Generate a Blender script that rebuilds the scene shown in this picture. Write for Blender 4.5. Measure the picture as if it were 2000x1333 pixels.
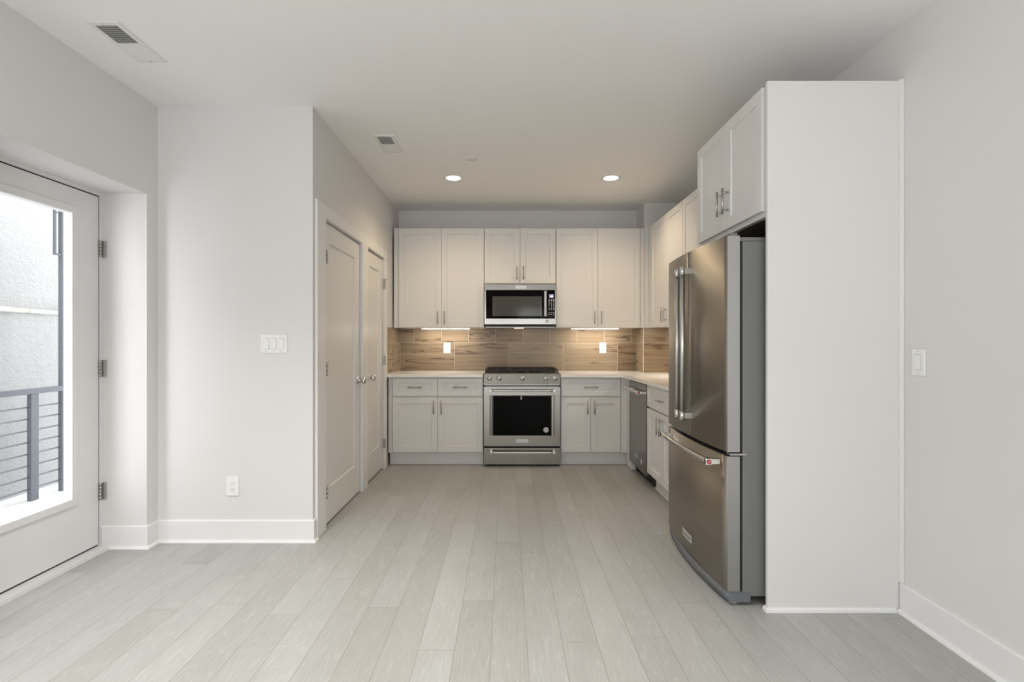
import bpy, bmesh, math, random
from mathutils import Vector, Matrix
for o in list(bpy.data.objects):
    bpy.data.objects.remove(o, do_unlink=True)
S = bpy.context.scene
C = S.collection
PI = math.pi
random.seed(4)

# ------------------------------------------------------------------ camera, sky, exposure
cam = bpy.data.cameras.new('camera')
cam.sensor_width = 36.0
cam.lens = 18.245
cam.shift_x = 0.005
cam.shift_y = 0.0004
cam.clip_start = 0.05
camo = bpy.data.objects.new('camera', cam)
camo.location = (0, 0, 1.242)
camo.rotation_euler = (PI / 2, 0, 0)
C.objects.link(camo)
S.camera = camo

S.view_settings.view_transform = 'Standard'
S.view_settings.look = 'None'
S.view_settings.gamma = 1
S.view_settings.use_curve_mapping = False
S.view_settings.exposure = 0.30

SKY = 4.2            # overcast sky radiance
BELOW_FILL = 1.3         # added glow from below to lift the ceiling, relative to the sky
world = bpy.data.worlds.new('overcast_sky')
S.world = world
world.use_nodes = True
wn = world.node_tree.nodes
# overcast sky above the horizon, added fill glow below it
wl_ = world.node_tree.links
_c = wn.new('ShaderNodeTexCoord'); _s = wn.new('ShaderNodeSeparateXYZ'); _r = wn.new('ShaderNodeMapRange')
wl_.new(_c.outputs['Generated'], _s.inputs[0]); wl_.new(_s.outputs[2], _r.inputs[0])
_r.inputs[1].default_value = -0.12; _r.inputs[2].default_value = 0.06
_r.inputs[3].default_value = SKY * BELOW_FILL; _r.inputs[4].default_value = SKY
wl_.new(_r.outputs[0], wn['Background'].inputs[1])
wn['Background'].inputs[0].default_value = (0.985, 0.98, 1.0, 1)

DOWNLIGHT_W = 21.0   # kitchen downlights (spot)
FILL_LAMP_W = 103.0      # unseen downlights added as fill (spot)
STRIP_E = 44.0       # under cabinet strip emission

# room dimensions (metres; camera stands at the origin looking along +y)
HC = 2.70
XL, XR = -2.165, 1.815
XC = -1.205
YC, YB, YREAR = 3.22, 5.78, -2.4
YS = 3.12            # far jamb of the balcony door opening
ZS = 2.13
XO = -2.60           # outer face of the left wall
CHX, CHY = 1.445, 5.47   # corner chase
TOPZ = 2.435         # top of all wall cabinets

# daylight portals in the window openings (they only guide the sky's own light)
def portal(name, loc, rot, sx, sy):
    l = bpy.data.lights.new(name, 'AREA')
    l.shape = 'RECTANGLE'; l.size = sx; l.size_y = sy
    l.cycles.is_portal = True
    o = bpy.data.objects.new(name, l)
    o.location = loc; o.rotation_euler = rot
    C.objects.link(o)
ADDED_REARW = [(-1.55, -0.45), (0.25, 1.35)]  # unseen rear windows, added to brighten the room
ADDED_LEFTW = [(-2.1, -0.5)]     # unseen window added in the left wall for more daylight
WZ0, WZ1 = 0.25, 2.12
for a, b in ADDED_REARW:
    portal('daylight_portal', ((a + b) / 2, YREAR - 0.16, (WZ0 + WZ1) / 2), (PI / 2, 0, 0), b - a, WZ1 - WZ0)
for a, b in ADDED_LEFTW:
    portal('daylight_portal', (XO - 0.02, (a + b) / 2, (WZ0 + WZ1) / 2), (PI / 2, 0, -PI / 2), b - a, WZ1 - WZ0)
portal('daylight_portal', (XO - 0.02, 2.64, 1.07), (PI / 2, 0, -PI / 2), 0.96, 2.1)

# ------------------------------------------------------------------ materials
def newmat(name):
    m = bpy.data.materials.new(name)
    m.use_nodes = True
    return m, m.node_tree.nodes, m.node_tree.links, m.node_tree.nodes['Principled BSDF']
def plain(name, col, rough=0.5, metal=0.0, spec=0.5, bump=0.0, bscale=200, aniso=0.0, coat=0.0):
    m, N, L, p = newmat(name)
    p.inputs['Base Color'].default_value = (*col, 1)
    p.inputs['Roughness'].default_value = rough
    p.inputs['Metallic'].default_value = metal
    p.inputs['Specular IOR Level'].default_value = spec
    p.inputs['Coat Weight'].default_value = coat
    p.inputs['Anisotropic'].default_value = aniso
    if bump:
        g = N.new('ShaderNodeNewGeometry'); n = N.new('ShaderNodeTexNoise'); b = N.new('ShaderNodeBump')
        n.inputs['Scale'].default_value = bscale; n.inputs['Detail'].default_value = 3
        b.inputs['Strength'].default_value = bump; b.inputs['Distance'].default_value = 0.002
        L.new(g.outputs['Position'], n.inputs['Vector']); L.new(n.outputs[0], b.inputs['Height'])
        L.new(b.outputs[0], p.inputs['Normal'])
    return m
def emit(name, col, strength):
    m, N, L, p = newmat(name)
    p.inputs['Base Color'].default_value = (*col, 1)
    p.inputs['Emission Color'].default_value = (*col, 1)
    p.inputs['Emission Strength'].default_value = strength
    return m
def M_(N, L, op, a, b=None, c=None):
    n = N.new('ShaderNodeMath'); n.operation = op
    for i, v in enumerate((a, b, c)):
        if v is None: continue
        if isinstance(v, (int, float)): n.inputs[i].default_value = v
        else: L.new(v, n.inputs[i])
    return n.outputs[0]
def mixc(N, L, f, a, b, mode='MIX'):
    n = N.new('ShaderNodeMix'); n.data_type = 'RGBA'; n.blend_type = mode
    for i, v in ((0, f), (6, a), (7, b)):
        if isinstance(v, tuple): n.inputs[i].default_value = (*v, 1)
        elif isinstance(v, (int, float)): n.inputs[i].default_value = v
        else: L.new(v, n.inputs[i])
    return n.outputs[2]
def comb(N, L, x, y, z):
    n = N.new('ShaderNodeCombineXYZ')
    for i, v in enumerate((x, y, z)):
        if isinstance(v, (int, float)): n.inputs[i].default_value = v
        else: L.new(v, n.inputs[i])
    return n.outputs[0]
def noise(N, L, vec, scale=1.0, detail=2.0, rough=0.5, dist=0.0):
    n = N.new('ShaderNodeTexNoise')
    n.inputs['Scale'].default_value = scale; n.inputs['Detail'].default_value = detail
    n.inputs['Roughness'].default_value = rough; n.inputs['Distortion'].default_value = dist
    L.new(vec, n.inputs['Vector'])
    return n.outputs[0]
def ramp(N, L, f, stops):
    n = N.new('ShaderNodeValToRGB'); e = n.color_ramp.elements
    while len(e) < len(stops): e.new(0.5)
    for i, (p, c) in enumerate(stops):
        e[i].position = p; e[i].color = (*c, 1) if isinstance(c, tuple) else (c, c, c, 1)
    L.new(f, n.inputs[0])
    return n.outputs[0]

def floor_material():
    m, N, L, p = newmat('whitewashed_oak_planks')
    g = N.new('ShaderNodeNewGeometry'); s = N.new('ShaderNodeSeparateXYZ'); L.new(g.outputs['Position'], s.inputs[0])
    X, Y = s.outputs[0], s.outputs[1]
    W, LEN = 0.146, 1.45
    c = M_(N, L, 'DIVIDE', M_(N, L, 'SUBTRACT', X, 0.082), W)
    col = M_(N, L, 'FLOOR', c); fx = M_(N, L, 'FRACT', c)
    w1 = N.new('ShaderNodeTexWhiteNoise'); w1.noise_dimensions = '1D'; L.new(col, w1.inputs['W'])
    r = M_(N, L, 'ADD', M_(N, L, 'DIVIDE', Y, LEN), M_(N, L, 'MULTIPLY', w1.outputs[0], 17.0))
    row = M_(N, L, 'FLOOR', r); fy = M_(N, L, 'FRACT', r)
    w2 = N.new('ShaderNodeTexWhiteNoise'); w2.noise_dimensions = '2D'; L.new(comb(N, L, col, row, 0), w2.inputs['Vector'])
    rid = w2.outputs[0]
    tone = ramp(N, L, rid, [(0.0, (0.375, 0.372, 0.352)), (0.35, (0.41, 0.411, 0.396)), (0.7, (0.43, 0.433, 0.422)), (1.0, (0.455, 0.453, 0.436))])
    zz = M_(N, L, 'MULTIPLY', rid, 37.0)
    big = noise(N, L, comb(N, L, M_(N, L, 'MULTIPLY', X, 9.0), M_(N, L, 'MULTIPLY', Y, 1.1), zz), 1.0, 2.0, 0.5, 0.35)
    ring = M_(N, L, 'FRACT', M_(N, L, 'MULTIPLY', big, 17.0))
    line = ramp(N, L, ring, [(0.0, 1.0), (0.14, 0.12), (0.6, 0.0), (0.9, 0.2), (1.0, 1.0)])
    fine = noise(N, L, comb(N, L, M_(N, L, 'MULTIPLY', X, 190.0), M_(N, L, 'MULTIPLY', Y, 7.0), zz), 1.0, 3.0, 0.6)
    cloud = noise(N, L, comb(N, L, M_(N, L, 'MULTIPLY', X, 7.0), M_(N, L, 'MULTIPLY', Y, 2.2), zz), 1.0, 3.0, 0.55)
    lf = M_(N, L, 'MULTIPLY', line, ramp(N, L, fine, [(0.35, 0.15), (0.65, 0.75)]))
    c1 = mixc(N, L, M_(N, L, 'MULTIPLY', lf, 0.50), tone, (0.64, 0.64, 0.605))
    c2 = mixc(N, L, ramp(N, L, cloud, [(0.3, 0.22), (0.65, 0.0)]), c1, (0.29, 0.275, 0.245))
    c3 = mixc(N, L, ramp(N, L, fine, [(0.30, 0.2), (0.5, 0.0)]), c2, (0.27, 0.258, 0.232))
    ex = M_(N, L, 'MINIMUM', fx, M_(N, L, 'SUBTRACT', 1.0, fx))
    ey = M_(N, L, 'MULTIPLY', M_(N, L, 'MINIMUM', fy, M_(N, L, 'SUBTRACT', 1.0, fy)), LEN / W)
    e = M_(N, L, 'MINIMUM', ex, ey)
    seam = ramp(N, L, e, [(0.0, 1.0), (0.009, 0.7), (0.016, 0.0)])
    c4 = mixc(N, L, M_(N, L, 'MULTIPLY', seam, 0.60), c3, (0.24, 0.21, 0.17))
    L.new(c4, p.inputs['Base Color'])
    p.inputs['Roughness'].default_value = 0.42
    p.inputs['Specular IOR Level'].default_value = 0.42
    b = N.new('ShaderNodeBump'); b.inputs['Strength'].default_value = 0.35; b.inputs['Distance'].default_value = 0.0015
    h = M_(N, L, 'SUBTRACT', M_(N, L, 'MULTIPLY', fine, 0.25), seam)
    L.new(h, b.inputs['Height']); L.new(b.outputs[0], p.inputs['Normal'])
    return m

def tile_material():
    # large format stone-look tile with brown horizontal veins; UV is metres along the wall / height
    m, N, L, p = newmat('veined_brown_tile')
    uv = N.new('ShaderNodeUVMap'); uv.uv_map = 'UVMap'
    s = N.new('ShaderNodeSeparateXYZ'); L.new(uv.outputs[0], s.inputs[0])
    U, V = s.outputs[0], s.outputs[1]
    rv = M_(N, L, 'DIVIDE', M_(N, L, 'SUBTRACT', V, 0.914), 0.311)
    row = M_(N, L, 'FLOOR', rv); fv = M_(N, L, 'FRACT', rv)
    up = M_(N, L, 'GREATER_THAN', V, 1.225)
    wid = M_(N, L, 'SUBTRACT', 0.604, M_(N, L, 'MULTIPLY', up, 0.302))
    off = M_(N, L, 'ADD', 0.0228, M_(N, L, 'MULTIPLY', up, -0.148))
    cu = M_(N, L, 'DIVIDE', M_(N, L, 'SUBTRACT', U, off), wid)
    col = M_(N, L, 'FLOOR', cu); fu = M_(N, L, 'FRACT', cu)
    w = N.new('ShaderNodeTexWhiteNoise'); w.noise_dimensions = '2D'; L.new(comb(N, L, col, row, 0), w.inputs['Vector'])
    rid = w.outputs[0]; zz = M_(N, L, 'MULTIPLY', rid, 41.0)
    base = ramp(N, L, rid, [(0.0, (0.255, 0.185, 0.117)), (0.5, (0.315, 0.238, 0.16)), (1.0, (0.39, 0.308, 0.218))])
    band = noise(N, L, comb(N, L, M_(N, L, 'MULTIPLY', U, 0.8), M_(N, L, 'MULTIPLY', V, 38.0), zz), 1.0, 4.0, 0.6, 0.25)
    c1 = mixc(N, L, ramp(N, L, band, [(0.34, 0.40), (0.62, 0.0)]), base, (0.21, 0.145, 0.09))
    c1b = mixc(N, L, ramp(N, L, band, [(0.55, 0.0), (0.78, 0.35)]), c1, (0.49, 0.385, 0.27))
    vn = noise(N, L, comb(N, L, M_(N, L, 'MULTIPLY', U, 0.7), M_(N, L, 'MULTIPLY', V, 9.0), M_(N, L, 'ADD', zz, 9.3)), 1.0, 4.0, 0.55, 0.2)
    vr = M_(N, L, 'ABSOLUTE', M_(N, L, 'SUBTRACT', M_(N, L, 'FRACT', M_(N, L, 'MULTIPLY', vn, 5.0)), 0.5))
    gate = noise(N, L, comb(N, L, M_(N, L, 'MULTIPLY', U, 1.2), M_(N, L, 'MULTIPLY', V, 8.0), M_(N, L, 'ADD', zz, 3.1)), 1.0, 1.0)
    vein = M_(N, L, 'MULTIPLY', ramp(N, L, vr, [(0.0, 1.0), (0.04, 0.75), (0.08, 0.15), (0.14, 0.0)]), ramp(N, L, gate, [(0.40, 0.05), (0.54, 0.9)]))
    c2 = mixc(N, L, vein, c1b, (0.10, 0.062, 0.04))
    eu = M_(N, L, 'MULTIPLY', M_(N, L, 'MINIMUM', fu, M_(N, L, 'SUBTRACT', 1.0, fu)), wid)
    ev = M_(N, L, 'MULTIPLY', M_(N, L, 'MINIMUM', fv, M_(N, L, 'SUBTRACT', 1.0, fv)), 0.311)
    gr = M_(N, L, 'LESS_THAN', M_(N, L, 'MINIMUM', eu, ev), 0.0018)
    c3 = mixc(N, L, gr, c2, (0.60, 0.52, 0.43))
    L.new(c3, p.inputs['Base Color'])
    p.inputs['Roughness'].default_value = 0.22; p.inputs['Specular IOR Level'].default_value = 0.22
    return m

def steel(name, col, rough, axis, aniso=0.55):
    # brushed steel: very fine streaks along one axis
    m, N, L, p = newmat(name)
    g = N.new('ShaderNodeNewGeometry'); s = N.new('ShaderNodeSeparateXYZ'); L.new(g.outputs['Position'], s.inputs[0])
    k = [900.0, 900.0, 900.0]; k[axis] = 4.0
    v = comb(N, L, *[M_(N, L, 'MULTIPLY', s.outputs[i], k[i]) for i in range(3)])
    n = noise(N, L, v, 1.0, 2.0)
    L.new(mixc(N, L, ramp(N, L, n, [(0.3, 0.0), (0.7, 0.16)]), col, tuple(0.72 * x for x in col)), p.inputs['Base Color'])
    p.inputs['Metallic'].default_value = 1.0
    p.inputs['Anisotropic'].default_value = aniso
    tv = [0.0, 0.0, 0.0]; tv[axis] = 1.0
    L.new(comb(N, L, *tv), p.inputs['Tangent'])
    L.new(M_(N, L, 'ADD', rough - 0.03, M_(N, L, 'MULTIPLY', n, 0.06)), p.inputs['Roughness'])
    return m

def stucco_material():
    m, N, L, p = newmat('white_painted_stucco')
    g = N.new('ShaderNodeNewGeometry')
    n = noise(N, L, g.outputs['Position'], 30.0, 5.0, 0.7)
    n2 = noise(N, L, g.outputs['Position'], 1.7, 3.0, 0.6)
    c = mixc(N, L, ramp(N, L, n2, [(0.35, 0.35), (0.6, 0.0)]), (0.49, 0.493, 0.498), (0.41, 0.412, 0.416))
    L.new(c, p.inputs['Base Color']); p.inputs['Roughness'].default_value = 0.9
    b = N.new('ShaderNodeBump'); b.inputs['Strength'].default_value = 1.0; b.inputs['Distance'].default_value = 0.03
    L.new(n, b.inputs['Height']); L.new(b.outputs[0], p.inputs['Normal'])
    return m

def ledge_material():
    m, N, L, p = newmat('weathered_mossy_ledge')
    g = N.new('ShaderNodeNewGeometry')
    n = noise(N, L, g.outputs['Position'], 9.0, 5.0, 0.7)
    L.new(ramp(N, L, n, [(0.35, (0.42, 0.40, 0.30)), (0.5, (0.62, 0.61, 0.55)), (0.65, (0.75, 0.75, 0.72))]), p.inputs['Base Color'])
    p.inputs['Roughness'].default_value = 0.9
    return m

def pane_material():
    m, N, L, p = newmat('clear_window_glass')
    N.remove(p)
    t = N.new('ShaderNodeBsdfTransparent'); gl = N.new('ShaderNodeBsdfGlossy'); mx = N.new('ShaderNodeMixShader')
    t.inputs[0].default_value = (0.97, 0.985, 0.98, 1); gl.inputs['Roughness'].default_value = 0.02
    mx.inputs[0].default_value = 0.035
    L.new(t.outputs[0], mx.inputs[1]); L.new(gl.outputs[0], mx.inputs[2])
    L.new(mx.outputs[0], N['Material Output'].inputs[0])
    return m

MW = plain('wall_paint', (0.755, 0.741, 0.732), 0.62, bump=0.05, bscale=260)
MCEIL = plain('ceiling_paint', (0.90, 0.895, 0.885), 0.75, bump=0.04, bscale=260)
MTRIM = plain('white_trim_paint', (0.83, 0.825, 0.82), 0.38)
MDOOR = plain('white_door_paint', (0.77, 0.765, 0.75), 0.36)
MCAB = plain('white_cabinet_paint', (0.755, 0.743, 0.728), 0.36)
MTOP = plain('white_quartz', (0.86, 0.85, 0.82), 0.16, bump=0.0)
MPLATE = plain('white_plastic', (0.88, 0.88, 0.87), 0.30)
MSLOT = plain('dark_slot', (0.05, 0.05, 0.05), 0.6)
MGREY = plain('screw_grey', (0.42, 0.42, 0.41), 0.5)
MNICK = plain('brushed_nickel', (0.47, 0.465, 0.45), 0.30, 1.0)
MCHROME = plain('polished_chrome', (0.72, 0.71, 0.70), 0.10, 1.0)
MSTEEL = steel('brushed_stainless', (0.345, 0.335, 0.31), 0.22, 0, 0.6)
MSTEELV = steel('brushed_dark_stainless', (0.36, 0.328, 0.28), 0.40, 2, 0.8)
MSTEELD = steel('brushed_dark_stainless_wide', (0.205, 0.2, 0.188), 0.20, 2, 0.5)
MEDGE = plain('satin_steel_edge', (0.42, 0.42, 0.41), 0.38, 1.0)
MHAND = plain('bright_handle_steel', (0.58, 0.575, 0.56), 0.28, 1.0)
MCASE = plain('grey_appliance_case', (0.175, 0.175, 0.166), 0.45)
MGASK = plain('black_gasket', (0.012, 0.012, 0.012), 0.6)
MGLASSB = plain('black_oven_glass', (0.003, 0.003, 0.003), 0.045, spec=0.05)
MGLASSW = plain('grey_microwave_window', (0.055, 0.052, 0.047), 0.08, spec=0.35)
MIRON = plain('cast_iron', (0.018, 0.017, 0.017), 0.55)
MBLACKM = plain('black_enamel', (0.012, 0.012, 0.012), 0.2)
MBADGE = plain('badge_plate', (0.70, 0.70, 0.69), 0.25, 0.6)
MINK = plain('badge_ink', (0.03, 0.03, 0.03), 0.5)
MRED = plain('red_enamel', (0.42, 0.01, 0.015), 0.25)
MPAPER = plain('sticker_paper', (0.72, 0.72, 0.72), 0.5)
MKEY = plain('keypad_print', (0.75, 0.75, 0.75), 0.5)
MRAIL = plain('dark_grey_railing_steel', (0.115, 0.125, 0.15), 0.5, 0.2)
MROD = plain('railing_rod_steel', (0.16, 0.17, 0.19), 0.4, 0.5)
MVENTD = plain('dark_duct', (0.03, 0.03, 0.03), 0.8)
MVENT = plain('white_vent_enamel', (0.80, 0.80, 0.79), 0.4)
MLOUV = plain('shaded_louver', (0.28, 0.28, 0.265), 0.5)
MTHR = plain('aluminium_threshold', (0.70, 0.70, 0.69), 0.45)
MSWEEP = plain('dark_door_sweep', (0.03, 0.028, 0.026), 0.5)
MDECK = plain('pale_balcony_deck', (0.86, 0.86, 0.86), 0.8)
MLENS = emit('lamp_lens', (1.0, 0.93, 0.82), 14.0)
MSTRIP = emit('light_strip_diffuser', (1.0, 0.91, 0.79), STRIP_E)
MDISP = emit('lit_display', (0.30, 0.32, 0.55), 0.25)
MDIGIT = emit('lit_digits', (0.95, 0.97, 1.0), 0.8)
MFLOOR, MTILE, MSTUCCO, MLEDGE, MPANE = floor_material(), tile_material(), stucco_material(), ledge_material(), pane_material()

# ------------------------------------------------------------------ helpers
def wl(o):
    v = Vector(o.location)
    while o.parent:
        o = o.parent; v = v + Vector(o.location)
    return v

class MB:
    """collects shapes (world coordinates) for ONE mesh object"""
    def __init__(s): s.bm = bmesh.new(); s.mats = []; s.cur = 0; s.uv = None
    def mat(s, m):
        if m not in s.mats: s.mats.append(m)
        s.cur = s.mats.index(m); return s
    def _fin(s, faces, smooth=False):
        for f in faces: f.material_index = s.cur; f.smooth = smooth
    def box(s, x0, x1, y0, y1, z0, z1, bev=0.0, seg=2):
        v = [s.bm.verts.new((x, y, z)) for x in (min(x0, x1), max(x0, x1)) for y in (min(y0, y1), max(y0, y1)) for z in (min(z0, z1), max(z0, z1))]
        fs = [s.bm.faces.new([v[i] for i in q]) for q in ((0, 1, 3, 2), (4, 6, 7, 5), (0, 4, 5, 1), (2, 3, 7, 6), (0, 2, 6, 4), (1, 5, 7, 3))]
        s._fin(fs)
        if bev:
            es = list({e for f in fs for e in f.edges})
            r = bmesh.ops.bevel(s.bm, geom=es, offset=bev, segments=seg, affect='EDGES', profile=0.5)
            s._fin(r['faces'])
        return s
    def prism(s, pts, axis, a, b, smooth_n=0, bev=0.0):
        """polygon pts (2D) extruded along axis between a and b; axis 0: (y,z), 1: (x,z), 2: (x,y)"""
        def mk(p, t):
            return {0: (t, p[0], p[1]), 1: (p[0], t, p[1]), 2: (p[0], p[1], t)}[axis]
        A = [s.bm.verts.new(mk(p, a)) for p in pts]; B = [s.bm.verts.new(mk(p, b)) for p in pts]
        n = len(pts)
        fs = [s.bm.faces.new(A), s.bm.faces.new(B)]
        sd = []
        for i in range(n):
            f = s.bm.faces.new((A[i], A[(i + 1) % n], B[(i + 1) % n], B[i])); sd.append(f)
        s._fin(fs); s._fin(sd)
        for i in range(smooth_n): sd[i].smooth = True
        if bev:
            es = list({e for f in fs for e in f.edges})
            r = bmesh.ops.bevel(s.bm, geom=es, offset=bev, segments=2, affect='EDGES', profile=0.5)
            s._fin(r['faces'])
        return s
    def rod(s, p0, p1, r, n=16, r2=None, caps=True):
        p0, p1 = Vector(p0), Vector(p1); d = (p1 - p0).normalized()
        u = d.orthogonal().normalized(); w = d.cross(u); r2 = r if r2 is None else r2
        A = [s.bm.verts.new(p0 + r * (math.cos(2 * PI * i / n) * u + math.sin(2 * PI * i / n) * w)) for i in range(n)]
        B = [s.bm.verts.new(p1 + r2 * (math.cos(2 * PI * i / n) * u + math.sin(2 * PI * i / n) * w)) for i in range(n)]
        s._fin([s.bm.faces.new((A[i], A[(i + 1) % n], B[(i + 1) % n], B[i])) for i in range(n)], True)
        if caps: s._fin([s.bm.faces.new(A), s.bm.faces.new(B)])
        return s
    def tube(s, pts, r, n=14):
        rings = []
        pts = [Vector(p) for p in pts]; u = None
        for i, p in enumerate(pts):
            d = (pts[min(i + 1, len(pts) - 1)] - pts[max(i - 1, 0)]).normalized()
            u = d.orthogonal().normalized() if u is None else (u - d * u.dot(d)).normalized()
            w = d.cross(u)
            rings.append([s.bm.verts.new(p + r * (math.cos(2 * PI * k / n) * u + math.sin(2 * PI * k / n) * w)) for k in range(n)])
        for a, b in zip(rings, rings[1:]):
            s._fin([s.bm.faces.new((a[k], a[(k + 1) % n], b[(k + 1) % n], b[k])) for k in range(n)], True)
        s._fin([s.bm.faces.new(rings[0]), s.bm.faces.new(rings[-1])])
        return s
    def lathe(s, c, d, prof, n=28):
        """prof: (distance along d, radius) pairs"""
        c, d = Vector(c), Vector(d).normalized(); u = d.orthogonal().normalized(); w = d.cross(u); rings = []
        for t, r in prof:
            rings.append([s.bm.verts.new(c + d * t + r * (math.cos(2 * PI * k / n) * u + math.sin(2 * PI * k / n) * w)) for k in range(n)])
        for a, b in zip(rings, rings[1:]):
            s._fin([s.bm.faces.new((a[k], a[(k + 1) % n], b[(k + 1) % n], b[k])) for k in range(n)], True)
        s._fin([s.bm.faces.new(rings[0]), s.bm.faces.new(rings[-1])])
        return s
    def shaker(s, u0, u1, z0, z1, f, mp, th=0.02, rail=0.062, rec=0.008, rail_top=None, rail_bot=None):
        """recessed panel front; mp(u, d, z) -> world, d = depth behind the front plane"""
        rt = rail if rail_top is None else rail_top; rb = rail if rail_bot is None else rail_bot
        def q(a, b, c, e, d): return [s.bm.verts.new(mp(x, f + d, z)) for x, z in ((a, c), (b, c), (b, e), (a, e))]
        ob = q(u0, u1, z0, z1, th); of = q(u0, u1, z0, z1, 0)
        nf = q(u0 + rail, u1 - rail, z0 + rb, z1 - rt, 0)
        k = rec * 0.35
        nr = q(u0 + rail + k, u1 - rail - k, z0 + rb + k, z1 - rt - k, rec)
        fs = [s.bm.faces.new(ob), s.bm.faces.new(nr)]
        outer = []
        for i in range(4):
            j = (i + 1) % 4
            for A, B in ((ob, of), (of, nf), (nf, nr)):
                fs.append(s.bm.faces.new((A[i], A[j], B[j], B[i])))
            outer.append(s.bm.edges.get((of[i], of[j])))
        s._fin(fs)
        r = bmesh.ops.bevel(s.bm, geom=outer, offset=0.0016, segments=2, affect='EDGES', profile=0.5)
        s._fin(r['faces'])
        return s
    def sweep(s, prof, path):
        """profile (offset to the right of the path, z) mitred along a polyline in plan"""
        P = [Vector(p) for p in path]; rings = []
        for i, p in enumerate(P):
            d0 = (P[i] - P[i - 1]).normalized() if i else (P[1] - P[0]).normalized()
            d1 = (P[i + 1] - P[i]).normalized() if i < len(P) - 1 else d0
            n0, n1 = Vector((d0.y, -d0.x)), Vector((d1.y, -d1.x))
            m = (n0 + n1); m = m / max(1e-6, m.dot(n0))
            rings.append([s.bm.verts.new((p.x + m.x * o, p.y + m.y * o, z)) for o, z in prof])
        n = len(prof)
        for a, b in zip(rings, rings[1:]):
            s._fin([s.bm.faces.new((a[k], a[(k + 1) % n], b[(k + 1) % n], b[k])) for k in range(n)])
        s._fin([s.bm.faces.new(rings[0]), s.bm.faces.new(rings[-1])])
        return s
    def text(s, body, size, mp, depth=0.0006):
        """flat lettering; mp(u, v, d) -> world; centred on (0, 0)"""
        cu = bpy.data.curves.new('lettering', 'FONT'); cu.body = body; cu.size = size
        cu.align_x = 'CENTER'; cu.align_y = 'CENTER'; cu.resolution_u = 2
        ob = bpy.data.objects.new('lettering', cu); C.objects.link(ob)
        dg = bpy.context.evaluated_depsgraph_get()
        me = bpy.data.meshes.new_from_object(ob.evaluated_get(dg))
        vs = [s.bm.verts.new(mp(v.co.x, v.co.y, 0)) for v in me.vertices]
        fs = []
        for pl in me.polygons:
            try: fs.append(s.bm.faces.new([vs[i] for i in pl.vertices]))
            except ValueError: pass
        s._fin(fs)
        bpy.data.objects.remove(ob); bpy.data.meshes.remove(me); bpy.data.curves.remove(cu)
        s.is_text = True
        return s
    def build(s, name, mat=None, parent=None, keep=False):
        if not getattr(s, 'is_text', False):
            bmesh.ops.recalc_face_normals(s.bm, faces=s.bm.faces)
        co = [v.co for v in s.bm.verts]
        if parent is None:
            lo = Vector((min(c.x for c in co), min(c.y for c in co), min(c.z for c in co)))
            hi = Vector((max(c.x for c in co), max(c.y for c in co), max(c.z for c in co)))
            org = Vector(((lo.x + hi.x) / 2, (lo.y + hi.y) / 2, lo.z))
        else: org = wl(parent)
        bmesh.ops.translate(s.bm, vec=-org, verts=s.bm.verts)
        me = bpy.data.meshes.new(name); s.bm.to_mesh(me); s.bm.free()
        o = bpy.data.objects.new(name, me); C.objects.link(o)
        if s.mats and mat is None:
            for m in s.mats: me.materials.append(m)
        else: me.materials.append(mat)
        if parent is None: o.location = org
        else: o.parent = parent
        return o

def tag(o, label=None, cat=None, group=None, kind=None):
    if label: o['label'] = label
    if cat: o['category'] = cat
    if group: o['group'] = group
    if kind: o['kind'] = kind
    return o
def thing(name, loc, label, cat, group=None, kind=None):
    o = bpy.data.objects.new(name, None); o.empty_display_size = 0.05; C.objects.link(o)
    o.location = loc
    return tag(o, label, cat, group, kind)
def struct(name, mb, mat, label=None, parent=None):
    o = mb.build(name, mat, parent)
    if parent is None: o['kind'] = 'structure'
    if label: o['label'] = label
    if parent is None:
        o['category'] = name.split('_')[0]
    return o

def mpY(u, d, z): return (u, d, z)            # front plane faces -y (d is the world y)
def mpX(u, d, z): return (d, u, z)            # front plane faces -x (d is the world x)
def mpC(u, d, z): return (-d, u, z)           # front plane faces +x (d is minus the world x)

# ------------------------------------------------------------------ room shell
struct('floor', MB().box(XO, XR + 0.12, YREAR - 0.15, YB + 0.12, -0.12, 0.0), MFLOOR, 'pale grey whitewashed oak plank floor')
struct('ceiling', MB().box(XO, XR + 0.12, YREAR - 0.15, YB + 0.12, HC, HC + 0.12), MCEIL, 'smooth white ceiling')
w = MB()
OY0 = 2.15
ys_ = [YREAR] + [v for ab in ADDED_LEFTW for v in ab] + [OY0]
for a, b in zip(ys_[::2], ys_[1::2]): w.box(XO, XL, a, b, 0, HC)
for a, b in ADDED_LEFTW: w.box(XO, XL, a, b, 0, WZ0).box(XO, XL, a, b, WZ1, HC)
w.box(XO, XL, OY0, YS, ZS, HC).box(XO, XL, YS, YC, 0, HC)
struct('wall_left', w, MW, 'left white wall with deep balcony door recess')
w = MB().box(XO, XC, YC, YC + 0.1, 0, HC)
struct('wall_closet_front', w, MW, 'white wall left of the kitchen with triple switch')
D1 = (3.415, 4.275); D2 = (4.445, 5.055); DZ = 2.04
w = MB()
xi = XC - 0.1
w.box(xi, XC, YC + 0.1, D1[0] - 0.005, 0, HC).box(xi, XC, D1[1] + 0.005, D2[0] - 0.005, 0, HC).box(xi, XC, D2[1] + 0.005, YB, 0, HC)
w.box(xi, XC, D1[0] - 0.005, D1[1] + 0.005, DZ + 0.008, HC).box(xi, XC, D2[0] - 0.005, D2[1] + 0.005, DZ + 0.008, HC)
struct('wall_closet_side', w, MW, 'white kitchen side wall holding two closet doors')
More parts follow.
